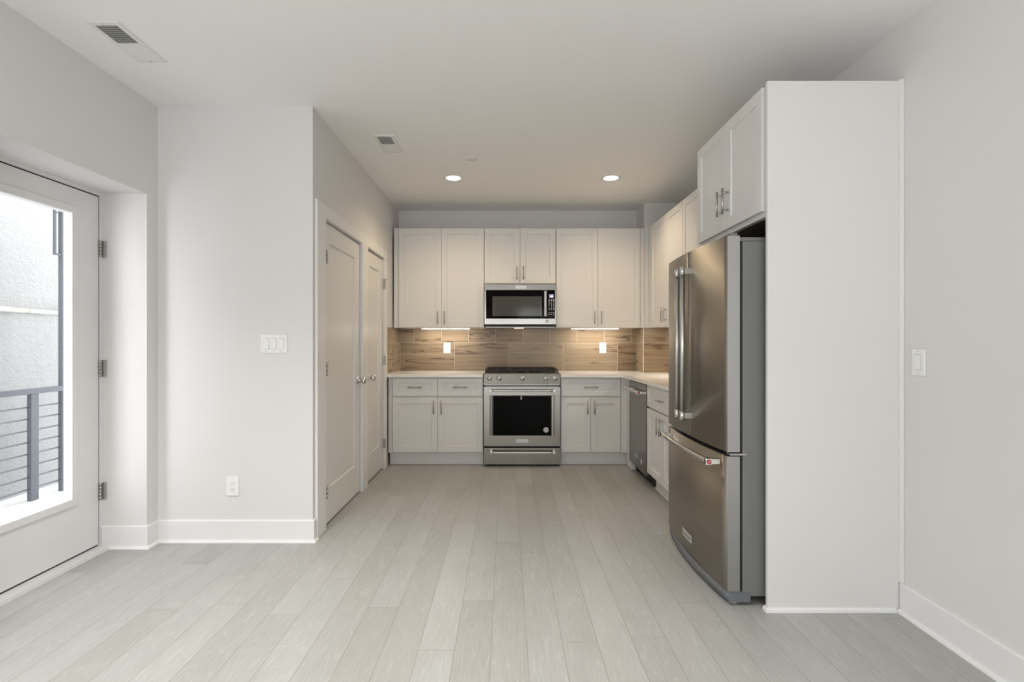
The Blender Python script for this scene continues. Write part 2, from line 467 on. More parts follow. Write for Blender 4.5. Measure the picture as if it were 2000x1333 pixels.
# closed dark cupboards behind the two closet doors
struct('wall_closet_inside', MB().box(-2.0, -1.9, YC + 0.1, YB, 0, HC), MW)
struct('wall_back', MB().box(-2.6, XR + 0.12, YB, YB + 0.12, 0, HC), MW, 'white back wall of the kitchen')
struct('wall_right', MB().box(XR, XR + 0.12, YREAR, YB, 0, HC), MW, 'plain white right wall with single switch')
struct('wall_corner', MB().box(CHX, XR, CHY, YB, 0, HC), MW, 'boxed white column in the back right corner')
w = MB()
xs = [XO] + [v for ab in ADDED_REARW for v in ab] + [XR + 0.12]
for a, b in zip(xs[::2], xs[1::2]): w.box(a, b, YREAR - 0.15, YREAR, 0, HC)
for a, b in ADDED_REARW: w.box(a, b, YREAR - 0.15, YREAR, 0, WZ0).box(a, b, YREAR - 0.15, YREAR, WZ1, HC)
struct('wall_rear', w, MW)
for i, (a, b) in enumerate(ADDED_REARW):
    f = MB(); y0, y1 = YREAR - 0.11, YREAR - 0.04; t = 0.05; mx_ = (a + b) / 2
    f.box(a, a + t, y0, y1, WZ0, WZ1).box(b - t, b, y0, y1, WZ0, WZ1).box(a + t, b - t, y0, y1, WZ0, WZ0 + t).box(a + t, b - t, y0, y1, WZ1 - t, WZ1)
    f.box(mx_ - 0.02, mx_ + 0.02, y0, y1, WZ0 + t, WZ1 - t)
    fr = struct('window_%d' % (i + 1), f, MTRIM)  # frame of an added window, never in view
    MB().box(a + t, mx_ - 0.02, y0 + 0.03, y0 + 0.036, WZ0 + t, WZ1 - t).build('pane', MPANE, fr)
    MB().box(mx_ + 0.02, b - t, y0 + 0.03, y0 + 0.036, WZ0 + t, WZ1 - t).build('pane', MPANE, fr)

for i, (a, b) in enumerate(ADDED_LEFTW):
    f = MB(); x0, x1 = XO + 0.06, XO + 0.13; t = 0.05; my_ = (a + b) / 2
    f.box(x0, x1, a, a + t, WZ0, WZ1).box(x0, x1, b - t, b, WZ0, WZ1).box(x0, x1, a + t, b - t, WZ0, WZ0 + t).box(x0, x1, a + t, b - t, WZ1 - t, WZ1)
    f.box(x0, x1, my_ - 0.02, my_ + 0.02, WZ0 + t, WZ1 - t)
    fr = struct('window_%d' % (i + 3), f, MTRIM)  # added side window, out of view
    MB().box(x0 + 0.03, x0 + 0.036, a + t, my_ - 0.02, WZ0 + t, WZ1 - t).build('pane', MPANE, fr)
    MB().box(x0 + 0.03, x0 + 0.036, my_ + 0.02, b - t, WZ0 + t, WZ1 - t).build('pane', MPANE, fr)

# baseboards with shoe moulding
BH = 0.135
def qr(o0, r, n=5): return [(o0 + r * math.sin(PI / 2 * i / n), r * math.cos(PI / 2 * i / n)) for i in range(n + 1)]
PROF = [(0.0, 0.0), (0.0, BH), (0.011, BH), (0.014, BH - 0.004), (0.014, 0.016)] + qr(0.014, 0.016)
SHOE = [(0.0, 0.0)] + qr(0.0, 0.016)
struct('baseboard_left', MB().sweep(PROF, [(-2.43, YS), (XL, YS), (XL, YC), (XC, YC), (XC, YC + 0.03)]), MTRIM, 'white baseboard around balcony door jamb and left wall')
struct('baseboard_right', MB().sweep(PROF, [(XR, 2.38), (XR, YREAR)]), MTRIM, 'white baseboard along the right wall')
struct('baseboard_rear', MB().sweep(PROF, [(XL, YREAR), (XL, OY0 - 0.02)]), MTRIM)

# ------------------------------------------------------------------ closet doors and casings
XCAS = XC + 0.018
def casing_piece(mb, y0, y1, z0, z1): mb.box(XC, XCAS, y0, y1, z0, z1, 0.002)
cs = MB()
casing_piece(cs, 3.255, D1[0] - 0.004, 0, DZ + 0.012)
casing_piece(cs, D1[1] + 0.004, D2[0] - 0.004, 0, DZ + 0.012)
casing_piece(cs, D2[1] + 0.004, 5.15, 0, DZ + 0.012)
casing_piece(cs, 3.255, 5.15, DZ + 0.012, DZ + 0.098)
struct('trim_1', cs, MTRIM, 'white casing around the two closet doors')
def hinge_x(mb, y, z, x, ln=0.09):
    for k in range(3): mb.rod((x, y, z - ln / 2 + k * ln / 3 + 0.001), (x, y, z - ln / 2 + (k + 1) * ln / 3 - 0.001), 0.0062, 12)
    mb.box(x - 0.0275, x, y - 0.0015, y + 0.0015, z - ln / 2, z + ln / 2)
    return mb
XDF = XC - 0.008      # door face
def closet_door(n, dy, hy, ky, label):
    d = MB().shaker(dy[0], dy[1], 0.014, DZ, -XDF, mpC, th=0.036, rail=0.135, rec=0.011, rail_top=0.13, rail_bot=0.23).build('door_%d' % n, MDOOR)
    tag(d, label, 'door', kind='structure')
    for z in (0.25, 1.06, 1.80): hinge_x(MB(), hy, z, XDF + 0.028).build('hinge', MNICK, d)
    k = MB().lathe((XDF, ky, 0.925), (1, 0, 0), [(0.0, 0.033), (0.006, 0.033), (0.009, 0.029), (0.012, 0.014), (0.032, 0.012), (0.036, 0.018), (0.042, 0.027), (0.056, 0.0295), (0.066, 0.026), (0.070, 0.012)])
    k.build('door_knob', MCHROME, d)
    return d
d2 = closet_door(2, D1, D1[0] + 0.003, D1[1] - 0.065, 'nearer white single panel closet door with knob on its right')
d3 = closet_door(3, D2, D2[1] - 0.003, D2[0] + 0.065, 'farther narrow white closet door beside the kitchen counter')
MB().rod((XDF + 0.010, D2[1], 1.85), (XDF + 0.045, D2[1] + 0.02, 1.85), 0.004, 10).build('hinge_stop', MNICK, d3)

# ------------------------------------------------------------------ balcony door
XD = -2.44; DY0, DY1 = 2.185, 3.10; DT = 2.105; th = 0.045
GY0, GY1, GZ0, GZ1 = DY0 + 0.165, DY1 - 0.175, 0.335, 1.985
dd = MB()
dd.box(XD - th, XD, DY0, GY0, 0.03, DT).box(XD - th, XD, GY1, DY1, 0.03, DT).box(XD - th, XD, GY0, GY1, 0.03, GZ0).box(XD - th, XD, GY0, GY1, GZ1, DT)
bd = dd.build('door_1', MTRIM); tag(bd, 'white balcony door with full height glass pane', 'door', kind='structure')
lf = MB(); fw = 0.022
for (a, b, c, e) in ((GY0 - 0.02, GY0 + fw, GZ0 - 0.02, GZ1 + 0.02), (GY1 - fw, GY1 + 0.02, GZ0 - 0.02, GZ1 + 0.02), (GY0 + fw, GY1 - fw, GZ0 - 0.02, GZ0 + fw), (GY0 + fw, GY1 - fw, GZ1 - fw, GZ1 + 0.02)):
    lf.box(XD + 0.0, XD + 0.010, a, b, c, e, 0.003)
    lf.box(XD - th + 0.006, XD, max(a, GY0), min(b, GY1), max(c, GZ0), min(e, GZ1))
lf.build('glazing_frame', MTRIM, bd)
MB().box(XD - 0.030, XD - 0.024, GY0 + fw, GY1 - fw, GZ0 + fw, GZ1 - fw).build('pane', MPANE, bd)
for z in (0.345, 1.08, 1.795):
    h = MB()
    for k in range(5): h.rod((XD + 0.009, DY1 + 0.004, z - 0.05 + k * 0.02 + 0.0008), (XD + 0.009, DY1 + 0.004, z - 0.05 + (k + 1) * 0.02 - 0.0008), 0.0075, 12)
    h.box(XD + 0.002, XD + 0.035, DY1 + 0.012, DY1 + 0.0145, z - 0.05, z + 0.05)
    h.build('hinge', MNICK, bd)
MB().box(XD - 0.04, XD - 0.004, DY0, DY1, 0.022, 0.0305).build('door_sweep', MSWEEP, bd)
ws = MB()
ws.box(XD - 0.006, XD - 0.002, DY1 + 0.0005, DY1 + 0.0058, 0.03, DT + 0.0065).box(XD - 0.006, XD - 0.002, DY0, DY1 + 0.0058, DT + 0.0005, DT + 0.0065)
ws.build('gap_shade_strip', MGASK, bd)  # dark strip paints the shade in the gap around the door
fr = MB()     # frame: far jamb, head, near jamb
fr.box(XO + 0.05, XD + 0.012, DY1 + 0.006, YS, 0, ZS).box(XO + 0.05, XD + 0.012, OY0, DY0 - 0.006, 0, ZS).box(XO + 0.05, XD + 0.012, DY0 - 0.006, DY1 + 0.006, DT + 0.007, ZS)
struct('trim_2', fr, MTRIM, 'white frame around the balcony door')
th_ = MB().prism([(XO + 0.02, 0.0), (XO + 0.02, 0.018), (XD + 0.0, 0.020), (XD + 0.062, 0.016), (XD + 0.068, 0.0)], 1, OY0, YS - 0.0)
struct('trim_3', th_, MTHR, 'pale threshold under the balcony door')

# ------------------------------------------------------------------ outside: balcony, railing, neighbouring wall
ZD = -0.10
struct('floor_balcony', MB().box(-4.25, XO, 0.3, 7.0, ZD - 0.15, ZD), MDECK, 'white balcony deck outside the door')
struct('ceiling_sky_blocker', MB().box(-2.95, XO, 0.3, 7.0, 2.75, 2.95), MDECK)  # unseen slab added to keep sky light off the stucco
nw = MB(); nw.box(-4.6, -4.25, 0.6, 9.0, -1.0, 1.50).box(-4.6, -4.29, 0.6, 9.0, 1.50, 3.1)
struct('wall_neighbour', nw, MSTUCCO, 'rough white stucco wall outside the balcony door')
lg = MB(); yy = 0.6; random.seed(9)
while yy < 9.0:
    dz, dx = random.uniform(0, 0.012), random.uniform(0, 0.012)
    lg.box(-4.29, -4.235 + dx, yy, yy + 0.16, 1.495, 1.53 + dz, 0.006, 1); yy += 0.16
struct('trim_4', lg, MLEDGE, 'weathered stone ledge across the stucco wall outside')
rl = thing('balcony_railing', (-4.0, 4.0, ZD), 'dark grey steel balcony railing with thin horizontal rods outside the glass door', 'railing')
zt = 0.845
MB().box(-4.025, -3.975, 1.6, 4.645, zt - 0.045, zt, 0.003).build('top_rail', MRAIL, rl)
for y in (4.38, 2.9): MB().box(-4.02, -3.98, y - 0.035, y + 0.035, ZD, zt - 0.045, 0.003).build('post', MRAIL, rl)
for k in range(8):
    z = zt - 0.155 - k * 0.098
    MB().rod((-4.0, 1.6, z), (-4.0, 4.645, z), 0.0065, 10).build('rod', MROD, rl)
po = thing('steel_post', (-4.0, 4.665, ZD), 'tall dark steel post with a slim bracket frame at its top outside the glass door', 'post')
MB().box(-4.02, -3.98, 4.648, 4.684, ZD, 2.42, 0.003).build('post_shaft', MRAIL, po)
b = MB(); b.box(-4.03, -3.97, 4.56, 4.684, 2.4205, 2.435)
b.box(-4.012, -3.988, 4.584, 4.596, 2.01, 2.4205).box(-4.012, -3.988, 4.596, 4.648, 2.01, 2.025).box(-4.012, -3.988, 4.596, 4.648, 2.385, 2.395)
b.build('bracket_frame', MRAIL, po)

# ------------------------------------------------------------------ cabinets
YU = YB - 0.345       # door plane of the wall cabinets on the back wall
YK = 5.17             # door plane of the base cabinets on the back wall
XU = XR - 0.345       # door plane of the wall cabinets on the right
XK = 1.182            # door plane of the base cabinets on the right

def bar_handle(parent, mp, u, z, d, vertical, ln=0.136):
    h = MB(); r = 0.0058; so = 0.032
    if vertical:
        h.rod(mp(u, d - so, z - ln / 2), mp(u, d - so, z + ln / 2), r, 14)
        for k in (-1, 1): h.rod(mp(u, d, z + k * ln * 0.35), mp(u, d - so, z + k * ln * 0.35), 0.0045, 10)
    else:
        h.rod(mp(u - ln / 2, d - so, z), mp(u + ln / 2, d - so, z), r, 14)
        for k in (-1, 1): h.rod(mp(u + k * ln * 0.35, d, z), mp(u + k * ln * 0.35, d - so, z), 0.0045, 10)
    return h.build('handle', MNICK, parent)

def cabinet(name, mp, u0, u1, z0, z1, d, back, doors, label, drawers=(), toe=None, fillers=(), group=None, rail=0.058, handle_z=None, open_side=None):
    """doors: (u0, u1, z0, z1, handle_u or None, handle_z); d = plane of the door fronts; back = plane of the cabinet back"""
    c0 = mp((u0 + u1) / 2, (d + back) / 2, 0)
    t = thing(name, (c0[0], c0[1], z0 if toe is None else 0.0), label, 'cabinet', group)
    fr_ = d + 0.0215
    cb = MB()
    def bx(a, b, e, f, g, h, bev=0.0):
        p, q = mp(a, e, g), mp(b, f, h); cb.box(p[0], q[0], p[1], q[1], p[2], q[2], bev)
    bx(u0, u1, fr_, back, z0, z1, 0.001)
    cb.build('body', MCAB, t)
    if toe:
        tk = MB(); p, q = mp(toe[0], d + toe[2], 0.0), mp(toe[1], back, z0 - 0.0005); tk.box(p[0], q[0], p[1], q[1], 0.0, z0 - 0.0005)
        p, q = mp(toe[0], d + toe[2] - 0.012, 0.0), mp(toe[1], d + toe[2], 0.0)
        tk.box(p[0], q[0], p[1], q[1], 0.0, 0.016, 0.004)
        tk.build('toe_kick', MCAB, t)
    for (a, b, e, f, g) in fillers:
        fm = MB(); p, q = mp(a, d + g, e), mp(b, d + 0.05, f); fm.box(p[0], q[0], p[1], q[1], p[2], q[2], 0.001)
        fm.build('filler_strip', MCAB, t)
    for (a, b, e, f, hu, hz) in doors:
        dr = MB().shaker(a, b, e, f, d, mp, rail=rail).build('door', MCAB, t)
        if hu is not None: bar_handle(dr, mp, hu, hz, d, True)
    for (a, b, e, f) in drawers:
        dr = MB().shaker(a, b, e, f, d, mp, rail=rail, rail_top=0.046, rail_bot=0.046).build('drawer', MCAB, t)
        bar_handle(dr, mp, (a + b) / 2, (e + f) / 2, d, False)
    return t
GP = 0.0015
ZU0 = 1.385
BK = YB - 0.012
# wall cabinets on the back wall
cabinet('wall_cabinet', mpY, -1.138, -0.2385, ZU0, TOPZ, YU, YB - 0.002,
        [(-1.132, -0.687 - GP, ZU0 + 0.008, TOPZ - 0.012, -0.722, ZU0 + 0.105), (-0.687 + GP, -0.2415, ZU0 + 0.008, TOPZ - 0.012, -0.652, ZU0 + 0.105)],
        'tall white two-door wall cabinet left of the microwave', fillers=[(-1.187, -1.1385, ZU0, TOPZ, 0.02)])
cabinet('wall_cabinet', mpY, -0.2375, 0.5135, 1.842, TOPZ, YU, YB - 0.002,
        [(-0.232, 0.138 - GP, 1.85, TOPZ - 0.012, 0.104, 1.85 + 0.105), (0.138 + GP, 0.508, 1.85, TOPZ - 0.012, 0.172, 1.85 + 0.105)],
        'short white two-door wall cabinet directly above the microwave')
cabinet('wall_cabinet', mpY, 0.5145, 1.3985, ZU0, TOPZ, YU, YB - 0.002,
        [(0.5185, 0.953 - GP, ZU0 + 0.008, TOPZ - 0.012, 0.918, ZU0 + 0.105), (0.953 + GP, 1.393, ZU0 + 0.008, TOPZ - 0.012, 0.988, ZU0 + 0.105)],
        'tall white two-door wall cabinet right of the microwave', fillers=[(1.399, 1.443, ZU0, TOPZ, 0.02)])
# wall cabinets along the right wall
XBK = XR - 0.002
cabinet('wall_cabinet', mpX, 4.352, 5.30, ZU0, TOPZ, XU, XBK,
        [(4.82 + GP, 5.296, ZU0 + 0.008, TOPZ - 0.012, 4.856, ZU0 + 0.105), (4.357, 4.82 - GP, ZU0 + 0.008, TOPZ - 0.012, 4.784, ZU0 + 0.105)],
        'white two-door wall cabinet on the right wall nearest the corner column', fillers=[(5.3005, CHY - 0.002, ZU0, TOPZ, 0.02)])
cabinet('wall_cabinet', mpX, 3.29, 4.351, ZU0, TOPZ, XU, XBK,
        [(3.835 + GP, 4.346, ZU0 + 0.008, TOPZ - 0.012, 3.87, ZU0 + 0.105), (3.295, 3.835 - GP, ZU0 + 0.008, TOPZ - 0.012, 3.80, ZU0 + 0.105)],
        'white wall cabinet on the right wall half hidden behind the refrigerator')
# cabinet above the refrigerator
XFC = 1.188
MUNDER = plain('shade_brown_underside', (0.075, 0.055, 0.038), 0.7)  # dark brown paints in the shade above the refrigerator
fcab = cabinet('wall_cabinet', mpX, 2.406, 3.262, 1.826, TOPZ, XFC, XBK,
        [(2.818 + GP, 3.236, 1.85, TOPZ - 0.008, 2.858, 1.995), (2.421, 2.818 - GP, 1.85, TOPZ - 0.008, 2.785, 1.995)],
        'deep white two-door cabinet above the refrigerator')
MB().box(XFC + 0.045, XBK, 2.408, 3.26, 1.8235, 1.8258).build('shaded_underside', MUNDER, fcab)
# base cabinets
ZB0 = 0.128
DZ0, DZ1 = 0.14, 0.682
WZ_0, WZ_1 = 0.697, 0.874
cabinet('base_cabinet', mpY, -1.147, -0.2365, ZB0, 0.883, YK, BK,
        [(-1.137, -0.690 - GP, DZ0, DZ1, -0.728, 0.588), (-0.690 + GP, -0.2405, DZ0, DZ1, -0.652, 0.588)],
        'white base cabinet left of the range with two drawers over two doors',
        drawers=[(-1.137, -0.690 - GP, WZ_0, WZ_1), (-0.690 + GP, -0.2405, WZ_0, WZ_1)],
        toe=(-1.18, -0.2365, 0.078), fillers=[(-1.184, -1.1475, ZB0, 0.883, 0.016)])
cabinet('base_cabinet', mpY, 0.5365, 1.137, ZB0, 0.883, YK, BK,
        [(0.5415, 0.836 - GP, DZ0, DZ1, 0.801, 0.588), (0.836 + GP, 1.132, DZ0, DZ1, 0.871, 0.588)],
        'white base cabinet right of the range with one wide drawer over two doors',
        drawers=[(0.5415, 1.132, WZ_0, WZ_1)], toe=(0.5365, 1.255, 0.078), fillers=[(1.1375, 1.20, ZB0, 0.883, 0.016)])
cabinet('base_cabinet', mpX, 3.54, 4.380, ZB0, 0.883, XK, XBK,
        [(3.96 + GP, 4.375, DZ0, DZ1, 3.995, 0.588), (3.545, 3.96 - GP, DZ0, DZ1, 3.925, 0.588)],
        'white base cabinet between the dishwasher and the refrigerator',
        drawers=[(3.545, 4.375, WZ_0, WZ_1)], toe=(3.54, 4.380, 0.078), fillers=[(3.38, 3.5395, 0.0, 0.883, 0.016)])
# short corner filler between the base cabinet and the dishwasher
MB().box(XK + 0.018, XK + 0.06, 4.998, YK + 0.015, 0.005, 0.883, 0.001).build('corner_filler_panel', MCAB)
tag(bpy.data.objects['corner_filler_panel'], 'narrow white filler strip left of the dishwasher', 'panel')

# tall end panel by the refrigerator
PX0, PY = 1.198, 2.385
MB().box(PX0, XR - 0.002, PY, PY + 0.019, 0.0, TOPZ + 0.006, 0.0012).build('end_panel', MCAB)
tag(bpy.data.objects['end_panel'], 'tall plain white end panel hiding the near side of the refrigerator', 'panel')
struct('trim_5', MB().sweep(SHOE, [(PX0, PY + 0.019), (PX0, PY), (XR - 0.016, PY)]), MTRIM, 'white shoe moulding at the foot of the tall end panel') if False else None
q = MB().sweep([(0, 0), (0, 0.019), (0.006, 0.019), (0.012, 0.014), (0.014, 0.006), (0.014, 0.0)], [(XR - 0.031, PY), (PX0, PY), (PX0, PY + 0.02)][::-1])
struct('trim_5', q, MTRIM, 'white shoe moulding at the foot of the tall end panel')
q = MB(); n = 6
pts = [(XR - 0.001, PY)] + [(XR - 0.001 - 0.016 * math.cos(PI / 2 * i / n), PY - 0.016 * math.sin(PI / 2 * i / n)) for i in range(n + 1)]
q.prism(pts, 2, BH + 0.001, TOPZ + 0.008)
struct('trim_6', q, MCAB, 'thin white corner strip between the end panel and the right wall')

# ------------------------------------------------------------------ countertops and backsplash
ZC0, ZC1 = 0.884, 0.914
YCE, XCE = 5.138, 1.155
MB().box(XC + 0.002, -0.236, YCE, YB - 0.010, ZC0, ZC1, 0.003).build('countertop', MTOP)
tag(bpy.data.objects['countertop'], 'white quartz countertop left of the range', 'countertop')
ct = MB().prism([(0.5355, YCE), (XCE, YCE), (XCE, 3.375), (XR - 0.002, 3.375), (XR - 0.002, CHY - 0.010), (CHX - 0.010, CHY - 0.010), (CHX - 0.010, YB - 0.010), (0.5355, YB - 0.010)], 2, ZC0, ZC1, bev=0.003).build('countertop', MTOP)
tag(ct, 'L-shaped white quartz countertop right of the range running to the refrigerator', 'countertop')

def tile_panel(name, faces, label):
    """thin tile slabs; each: (axis, plane, a, b, z0, z1, thickness sign)"""
    mb = MB(); uvl = mb.bm.loops.layers.uv.new('UVMap')
    for (ax, pl, a, b, z0, z1, t) in faces:
        if ax == 'y': mb.box(a, b, pl, pl + t, z0, z1)
        else: mb.box(pl, pl + t, a, b, z0, z1)
    mb.bm.normal_update()
    for f in mb.bm.faces:
        for l in f.loops:
            c = l.vert.co; nx = abs(f.normal.x) > 0.5
            l[uvl].uv = ((c.y + 3.07) if nx else c.x, c.z)
    return tag(mb.build(name, MTILE), label, 'backsplash')
ZT = ZU0 + 0.0
tile_panel('backsplash', [('y', YB - 0.0085, XC + 0.0085, CHX - 0.0085, ZC1, ZT, 0.008), ('y', YB - 0.0085, -0.2365, 0.5345, 0.86, ZC1, 0.008), ], 'brown veined tile backsplash on the back wall behind the range')
tile_panel('backsplash', [('x', XC + 0.0005, 5.175, YB - 0.0005, ZC1, ZT, 0.008)], 'narrow brown tile return on the wall beside the farther closet door')
tile_panel('backsplash', [('x', CHX - 0.0085, CHY - 0.0085, YB - 0.009, ZC1, ZT, 0.008), ('y', CHY - 0.0085, CHX - 0.0005, XR - 0.0085, ZC1, ZT, 0.008)], 'brown tile wrapped around the corner column')
tile_panel('backsplash', [('x', XR - 0.0085, 3.38, CHY - 0.009, ZC1, ZT, 0.008)], 'brown tile backsplash on the right wall behind the refrigerator')
MB().box(CHX - 0.011, CHX - 0.0088, CHY - 0.011, CHY - 0.0088, ZC1, ZT).box(CHX - 0.0115, CHX - 0.006, CHY - 0.0115, CHY - 0.009, ZC1, ZT).build('trim_7', MTRIM)
tag(bpy.data.objects['trim_7'], 'white metal tile edge on the corner column', 'trim', kind='structure')

# ------------------------------------------------------------------ outlets and switches
def outlet(mp, u, z, d, label, group=None):
    c = mp(u, d, z)
    t = thing('wall_outlet', (c[0], c[1], z - 0.06), label, 'outlet', group)
    pl = MB(); p, q = mp(u - 0.0385, d - 0.006, z - 0.06), mp(u + 0.0385, d, z + 0.06)
    pl.box(p[0], q[0], p[1], q[1], p[2], q[2], 0.0025); pl.build('cover_plate', MPLATE, t)
    for k in (-1, 1):
        r = MB(); zz = z + k * 0.0195
        p, q = mp(u - 0.0165, d - 0.0085, zz - 0.014), mp(u + 0.0165, d - 0.006, zz + 0.014)
        r.mat(MPLATE).box(p[0], q[0], p[1], q[1], p[2], q[2], 0.002)
        r.mat(MSLOT)
        for s_, h in ((-0.006, 0.0042), (0.006, 0.0036)):
            p, q = mp(u + s_ - 0.0011, d - 0.0088, zz + 0.003 - h), mp(u + s_ + 0.0011, d - 0.0084, zz + 0.003 + h); r.box(p[0], q[0], p[1], q[1], p[2], q[2])
        a = Vector(mp(u, d - 0.0088, zz - 0.0075)); b_ = Vector(mp(u, d - 0.0084, zz - 0.0075)); r.rod(a, b_, 0.0024, 10)
        r.build('receptacle', None, t)
    return t
outlet(mpY, -1.70, 0.345, YC - 0.0005, 'white duplex outlet low on the wall below the triple switch')
outlet(mpY, -0.666, 1.169, YB - 0.0090, 'white outlet on the tile backsplash left of the range')
outlet(mpY, 1.066, 1.169, YB - 0.0090, 'white outlet on the tile backsplash right of the range')

def switch(mp, u, z, d, n, label):
    c = mp(u, d, z); wd = 0.072 + 0.046 * (n - 1)
    t = thing('light_switch', (c[0], c[1], z - 0.058), label, 'light switch')
    pl = MB(); p, q = mp(u - wd / 2, d - 0.006, z - 0.058), mp(u + wd / 2, d, z + 0.058)
    pl.box(p[0], q[0], p[1], q[1], p[2], q[2], 0.0025); pl.build('cover_plate', MPLATE, t)
    for k in range(n):
        uu = u + (k - (n - 1) / 2) * 0.046
        fm = MB(); p, q = mp(uu - 0.0172, d - 0.0063, z - 0.034), mp(uu + 0.0172, d - 0.006, z + 0.034); fm.box(p[0], q[0], p[1], q[1], p[2], q[2])
        fm.build('rocker_gap', MGREY, t)
        r = MB()
        pts = [(z - 0.0325, -0.0066), (z - 0.0325, -0.0115), (z, -0.0078), (z + 0.0325, -0.0095), (z + 0.0325, -0.0066)]
        A = [Vector(mp(uu - 0.0158, d + e, h)) for h, e in pts]; B = [Vector(mp(uu + 0.0158, d + e, h)) for h, e in pts]
        va = [r.bm.verts.new(x) for x in A]; vb = [r.bm.verts.new(x) for x in B]
        fs = [r.bm.faces.new(va), r.bm.faces.new(vb)] + [r.bm.faces.new((va[i], va[(i + 1) % 5], vb[(i + 1) % 5], vb[i])) for i in range(5)]
        r.build('rocker', MPLATE, t)
        for s_ in (-1, 1):
            a, b_ = Vector(mp(uu, d - 0.0068, z + s_ * 0.0485)), Vector(mp(uu, d - 0.0058, z + s_ * 0.0485))
            MB().rod(a, b_, 0.0028, 10).build('screw', MGREY, t)
    return t
switch(mpY, -1.444, 1.228, YC - 0.0005, 3, 'white triple rocker switch on the wall left of the kitchen')
switch(mpX, 2.283, 1.150, XR - 0.0005, 1, 'white single rocker switch on the right wall')

# ------------------------------------------------------------------ ceiling fittings
def downlight(x, y, label, watts=DOWNLIGHT_W, col=(1.0, 0.76, 0.47), group='kitchen downlights', cone=150):
    t = thing('recessed_downlight', (x, y, HC - 0.008), label, 'ceiling light', group)
    MB().lathe((x, y, HC), (0, 0, -1), [(0.0, 0.088), (0.004, 0.088), (0.007, 0.082), (0.007, 0.068), (0.0035, 0.064), (0.0, 0.062)], 40).build('trim_ring', MVENT, t)
    MB().lathe((x, y, HC - 0.001), (0, 0, -1), [(0.0, 0.062), (0.0035, 0.0615), (0.0045, 0.05)], 40).build('lens', MLENS, t)
    l = bpy.data.lights.new('downlight_lamp', 'SPOT'); l.energy = watts; l.color = col
    l.spot_size = math.radians(cone); l.spot_blend = 0.75 if cone > 120 else 1.0; l.shadow_soft_size = 0.06
    lo = bpy.data.objects.new('downlight_lamp', l); C.objects.link(lo); lo.parent = t; lo.location = (0, 0, -0.03)
downlight(-0.476, 4.618, 'lit recessed downlight, left one above the kitchen')
downlight(0.925, 4.618, 'lit recessed downlight, right one near the wall cabinets')

for x, y, lab in ((-1.40, 1.60, 'left one of the front pair'), (-0.35, 1.45, 'right one of the front pair'), (-1.15, -0.9, 'left one of the rear pair'), (0.15, -0.9, 'right one of the rear pair')):  # extra lamps out of view, added to lift the near floor and ceiling
    downlight(x, y, 'unseen downlight added to brighten the living area, ' + lab, FILL_LAMP_W, (1.0, 0.98, 0.95), 'added fill downlights', 112)

def register(x0, x1, y0, y1, label):
    t = thing('ceiling_vent', ((x0 + x1) / 2, (y0 + y1) / 2, HC - 0.006), label, 'air vent')
    m = 0.024; ym = (y0 + y1) / 2; z0 = HC - 0.006
    f = MB()
    f.box(x0, x0 + m, y0, y1, z0, HC, 0.0015).box(x1 - m, x1, y0, y1, z0, HC, 0.0015).box(x0 + m, x1 - m, y0, y0 + m, z0, HC).box(x0 + m, x1 - m, y1 - m, y1, z0, HC).box(x0 + m, x1 - m, ym - 0.006, ym + 0.006, z0, HC)
    f.build('frame', MVENT, t)
    MB().box(x0 + m, x1 - m, y0 + m, y1 - m, HC - 0.0012, HC - 0.0002).build('duct_opening', MVENTD, t)
    n = 9
    for half in (0, 1):
        a = (y0 + m) if half == 0 else (ym + 0.006); b_ = (ym - 0.006) if half == 0 else (y1 - m)
        st = (b_ - a) / n
        lv = MB()
        for k in range(n):
            yk = a + (k + 0.5) * st; sg = -1
            h = 0.0022 if half == 0 else 0.0012; wd = st * (0.17 if half == 0 else 0.60)
            zc = HC - 0.0037
            pts = [(yk - wd, zc - sg * h), (yk + wd, zc + sg * h), (yk + wd, zc + sg * h - 0.0008), (yk - wd, zc - sg * h - 0.0008)]
            lv.prism(pts, 0, x0 + m, x1 - m)
        lv.build('louvers', MLOUV if half == 0 else MVENT, t)  # slats of the first half are greyed to carry their shade
    for y in (y0 + m / 2, y1 - m / 2): MB().rod(((x0 + x1) / 2, y, z0 + 0.001), ((x0 + x1) / 2, y, z0 - 0.001), 0.004, 10).build('screw', MGREY, t)
    return t
register(-1.918, -1.769, 2.36, 2.705, 'long white ceiling vent near the balcony door')
register(-0.946, -0.80, 3.66, 3.995, 'small white ceiling vent above the closet doors')
sd = MB().lathe((-0.28, 4.12, HC), (0, 0, -1), [(0.0, 0.048), (0.006, 0.048), (0.009, 0.044), (0.010, 0.02)], 36).build('smoke_alarm_cover', MVENT)
tag(sd, 'small round white cap on the kitchen ceiling between vent and downlights', 'ceiling cap')

# ------------------------------------------------------------------ under cabinet light bars
def lightbar(x0, x1, y0, y1, label):
    t = thing('under_cabinet_light', ((x0 + x1) / 2, (y0 + y1) / 2, ZU0 - 0.009), label, 'light')
    MB().box(x0, x1, y0, y1, ZU0 - 0.006, ZU0 - 0.0005, 0.002).build('housing', MPLATE, t)
    MB().box(x0 + 0.012, x1 - 0.012, y0 + 0.022, y1 - 0.022, ZU0 - 0.009, ZU0 - 0.0062).build('diffuser', MSTRIP, t)
    return t
lightbar(-0.93, -0.395, YB - 0.20, YB - 0.13, 'slim lit bar under the tall wall cabinet left of the microwave')
lightbar(0.69, 1.215, YB - 0.20, YB - 0.13, 'slim lit bar under the tall wall cabinet right of the microwave')
lightbar(XR - 0.20, XR - 0.13, 4.55, 5.1, 'slim lit bar under the wall cabinet on the right wall')

